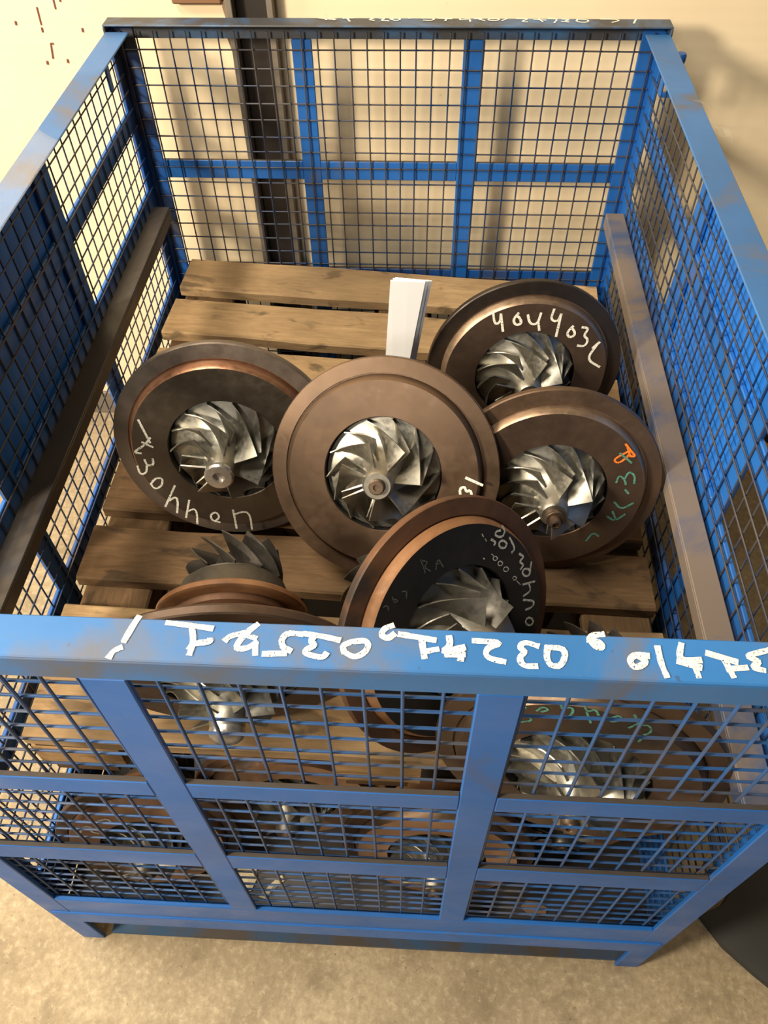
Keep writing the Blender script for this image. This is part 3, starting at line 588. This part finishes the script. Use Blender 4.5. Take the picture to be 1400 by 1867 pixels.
# ------------------------------------------------------------------ lower layer
SCRIB = [[(-0.13, 0.075), (-0.118, 0.10), (-0.10, 0.095), (-0.108, 0.075), (-0.092, 0.068)], [(-0.08, 0.118), (-0.06, 0.125), (-0.055, 0.108)], [(-0.14, 0.02), (-0.125, 0.03), (-0.13, 0.05)]]
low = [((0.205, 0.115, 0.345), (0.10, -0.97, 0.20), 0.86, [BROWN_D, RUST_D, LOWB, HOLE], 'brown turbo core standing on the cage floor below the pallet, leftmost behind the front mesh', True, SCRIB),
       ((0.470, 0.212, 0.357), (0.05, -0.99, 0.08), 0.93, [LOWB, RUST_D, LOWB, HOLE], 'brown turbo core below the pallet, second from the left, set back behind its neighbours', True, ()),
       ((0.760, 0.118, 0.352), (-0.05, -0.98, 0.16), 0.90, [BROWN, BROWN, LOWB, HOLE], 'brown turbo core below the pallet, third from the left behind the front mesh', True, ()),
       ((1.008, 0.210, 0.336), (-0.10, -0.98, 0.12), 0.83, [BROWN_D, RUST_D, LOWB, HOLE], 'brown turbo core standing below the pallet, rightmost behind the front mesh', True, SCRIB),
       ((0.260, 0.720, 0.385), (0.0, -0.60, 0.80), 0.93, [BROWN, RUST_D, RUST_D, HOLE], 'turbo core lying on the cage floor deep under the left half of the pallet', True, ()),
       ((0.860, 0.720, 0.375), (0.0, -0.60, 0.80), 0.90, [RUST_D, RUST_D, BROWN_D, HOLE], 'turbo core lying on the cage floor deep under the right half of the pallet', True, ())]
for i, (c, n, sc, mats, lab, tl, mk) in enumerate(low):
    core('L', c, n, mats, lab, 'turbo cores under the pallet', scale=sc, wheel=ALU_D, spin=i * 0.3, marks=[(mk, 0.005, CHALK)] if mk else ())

# ------------------------------------------------------------------ scraps and edges of other things
TAPE, tnt, tp = M('clear_tape', 0.15, 0, (0.95, 0.90, 0.82)); tp.inputs['Transmission Weight'].default_value = 0.85; tp.inputs['Alpha'].default_value = 0.16; tp.inputs['IOR'].default_value = 1.3
def crumple(name, corners, nu, nv, amp, label, cat, seed):
    rnd = random.Random(seed); bm = bmesh.new(); q = [Vector(c) for c in corners]; G = []
    for i in range(nu):
        row = []
        for j in range(nv):
            u, w = i / (nu - 1), j / (nv - 1)
            p = q[0].lerp(q[1], u).lerp(q[3].lerp(q[2], u), w)
            p += Vector((rnd.uniform(-amp, amp), rnd.uniform(-amp, amp), rnd.uniform(0, amp)))
            row.append(bm.verts.new(p))
        G.append(row)
    for i in range(nu - 1):
        for j in range(nv - 1): bm.faces.new((G[i][j], G[i + 1][j], G[i + 1][j + 1], G[i][j + 1]))
    me = fin(bm, name, 15); o = obj(name, me, None, TAPE)
    md = o.modifiers.new('thickness', 'SOLIDIFY'); md.thickness = 0.0004
    return tag(o, label, cat)
crumple('tape_wrap', [(-0.003, 1.060, Hs + .001), (0.054, 1.010, Hs + .001), (0.056, 0.60, Hs + .001), (-0.003, 0.62, Hs + .001)], 7, 26, 0.0012, 'clear wrinkled tape wrapped along the left side rim of the cage', 'tape', 1)
crumple('tape_scrap', [(-0.003, 1.040, Hs), (-0.002, 1.015, Hs + .001), (-0.040, 0.985, Hs - .01), (-0.030, 1.075, Hs + .012)], 4, 5, 0.005, 'torn flap of clear tape sticking out from the left side rim', 'tape', 2)
crumple('tape_scrap', [(1.203, 1.10, Hs), (1.203, 1.055, Hs), (1.222, 1.035, Hs - .006), (1.232, 1.075, Hs + .004)], 4, 5, 0.004, 'torn flap of clear tape sticking out from the right side rim, the larger one', 'tape', 3)
crumple('tape_scrap', [(1.180, 1.20, Hs + .001), (1.203, 1.175, Hs + .001), (1.212, 1.15, Hs), (1.206, 1.185, Hs + .001)], 3, 4, 0.002, 'small curl of clear tape on the right side rim, nearer the wall', 'tape', 4)
# loose tags lying on the cage floor just inside the front mesh
TAGC, _, _ = M('cream_card', 0.8, 0, (0.72, 0.62, 0.42)); TAGB, _, _ = M('brown_card', 0.85, 0, (0.36, 0.21, 0.11))
def card(pts, mat, label, z=0.1668):
    bm = bmesh.new(); cx = sum(p[0] for p in pts) / len(pts); cy = sum(p[1] for p in pts) / len(pts)
    lo_ = [bm.verts.new((x, y, z)) for x, y in pts]; hi_ = [bm.verts.new((x, y, z + 0.0012 + random.uniform(0, 0.006))) for x, y in pts]; c_ = bm.verts.new((cx, cy, z + 0.007))
    for i in range(len(pts)):
        j = (i + 1) % len(pts); bm.faces.new((lo_[i], lo_[j], hi_[j], hi_[i])); bm.faces.new((hi_[i], hi_[j], c_))
    bm.faces.new(lo_[::-1])
    tag(obj('card_tag', fin(bm, 'card_tag'), None, mat), label, 'tag')
card([(0.402, 0.060), (0.418, 0.056), (0.430, 0.075), (0.452, 0.094), (0.444, 0.104), (0.424, 0.088)], TAGC, 'narrow bent cream tag lying inside the cage at the foot of the front mesh')
card([(0.345, 0.075), (0.385, 0.070), (0.393, 0.095), (0.388, 0.118), (0.350, 0.115)], TAGC, 'broad cream tag lying left of the narrow bent one inside the front mesh')
card([(0.936, 0.066), (0.955, 0.050), (0.985, 0.052), (0.990, 0.066), (0.972, 0.078), (0.948, 0.079)], TAGB, 'crumpled brown card lying inside the lower right window of the front mesh')
# dark sheet on the floor at the right
DARK, _, _ = M('dark_grey_sheet', 0.7, 0, (0.028, 0.027, 0.024))
bm = bmesh.new(); out = [(1.345, 0.105), (1.40, 0.13), (1.50, 0.25), (1.75, 0.32), (2.0, 0.2), (1.95, -0.15), (1.66, -0.16), (1.52, -0.07), (1.44, -0.005), (1.385, 0.045)]
lo = [bm.verts.new((x, y, 0.001)) for x, y in out]; hi = [bm.verts.new((x + 0.004, y, 0.014 + J(.004))) for x, y in out]
inn = [bm.verts.new((1.64 + (x - 1.64) * 0.72, 0.06 + (y - 0.06) * 0.72, 0.03 + J(.008))) for x, y in out]; ct = bm.verts.new((1.64, 0.06, 0.034))
for i in range(len(out)):
    j = (i + 1) % len(out)
    bm.faces.new((lo[i], lo[j], hi[j], hi[i])); bm.faces.new((hi[i], hi[j], inn[j], inn[i])); bm.faces.new((inn[i], inn[j], ct))
bm.faces.new(lo[::-1])
tag(obj('floor_sheet', fin(bm, 'floor_sheet', 40), None, DARK), 'dark grey sheet lying on the shadowed floor to the right of the cage', 'sheet')
YEL, _, _ = M('yellow_plastic', 0.4, 0, (0.75, 0.36, 0.01)); BLK, _, _ = M('black_plastic', 0.5, 0, (0.01, 0.01, 0.01))
yr = empty('yellow_container', (1.84, 1.46, 0), 'yellow container with a black lid, only its edge showing at the right through the mesh', 'container')
bm = bmesh.new(); lathe(bm, [(0, 0), (0.075, 0), (0.08, 0.006), (0.08, 0.15), (0.075, 0.157), (0, 0.157)], 32); obj('body', fin(bm, 'body', 35), yr, YEL)
bm = bmesh.new(); lathe(bm, [(0, 0.1575), (0.083, 0.1575), (0.083, 0.185), (0.07, 0.19), (0, 0.19)], 32); obj('lid', fin(bm, 'lid', 35), yr, BLK)
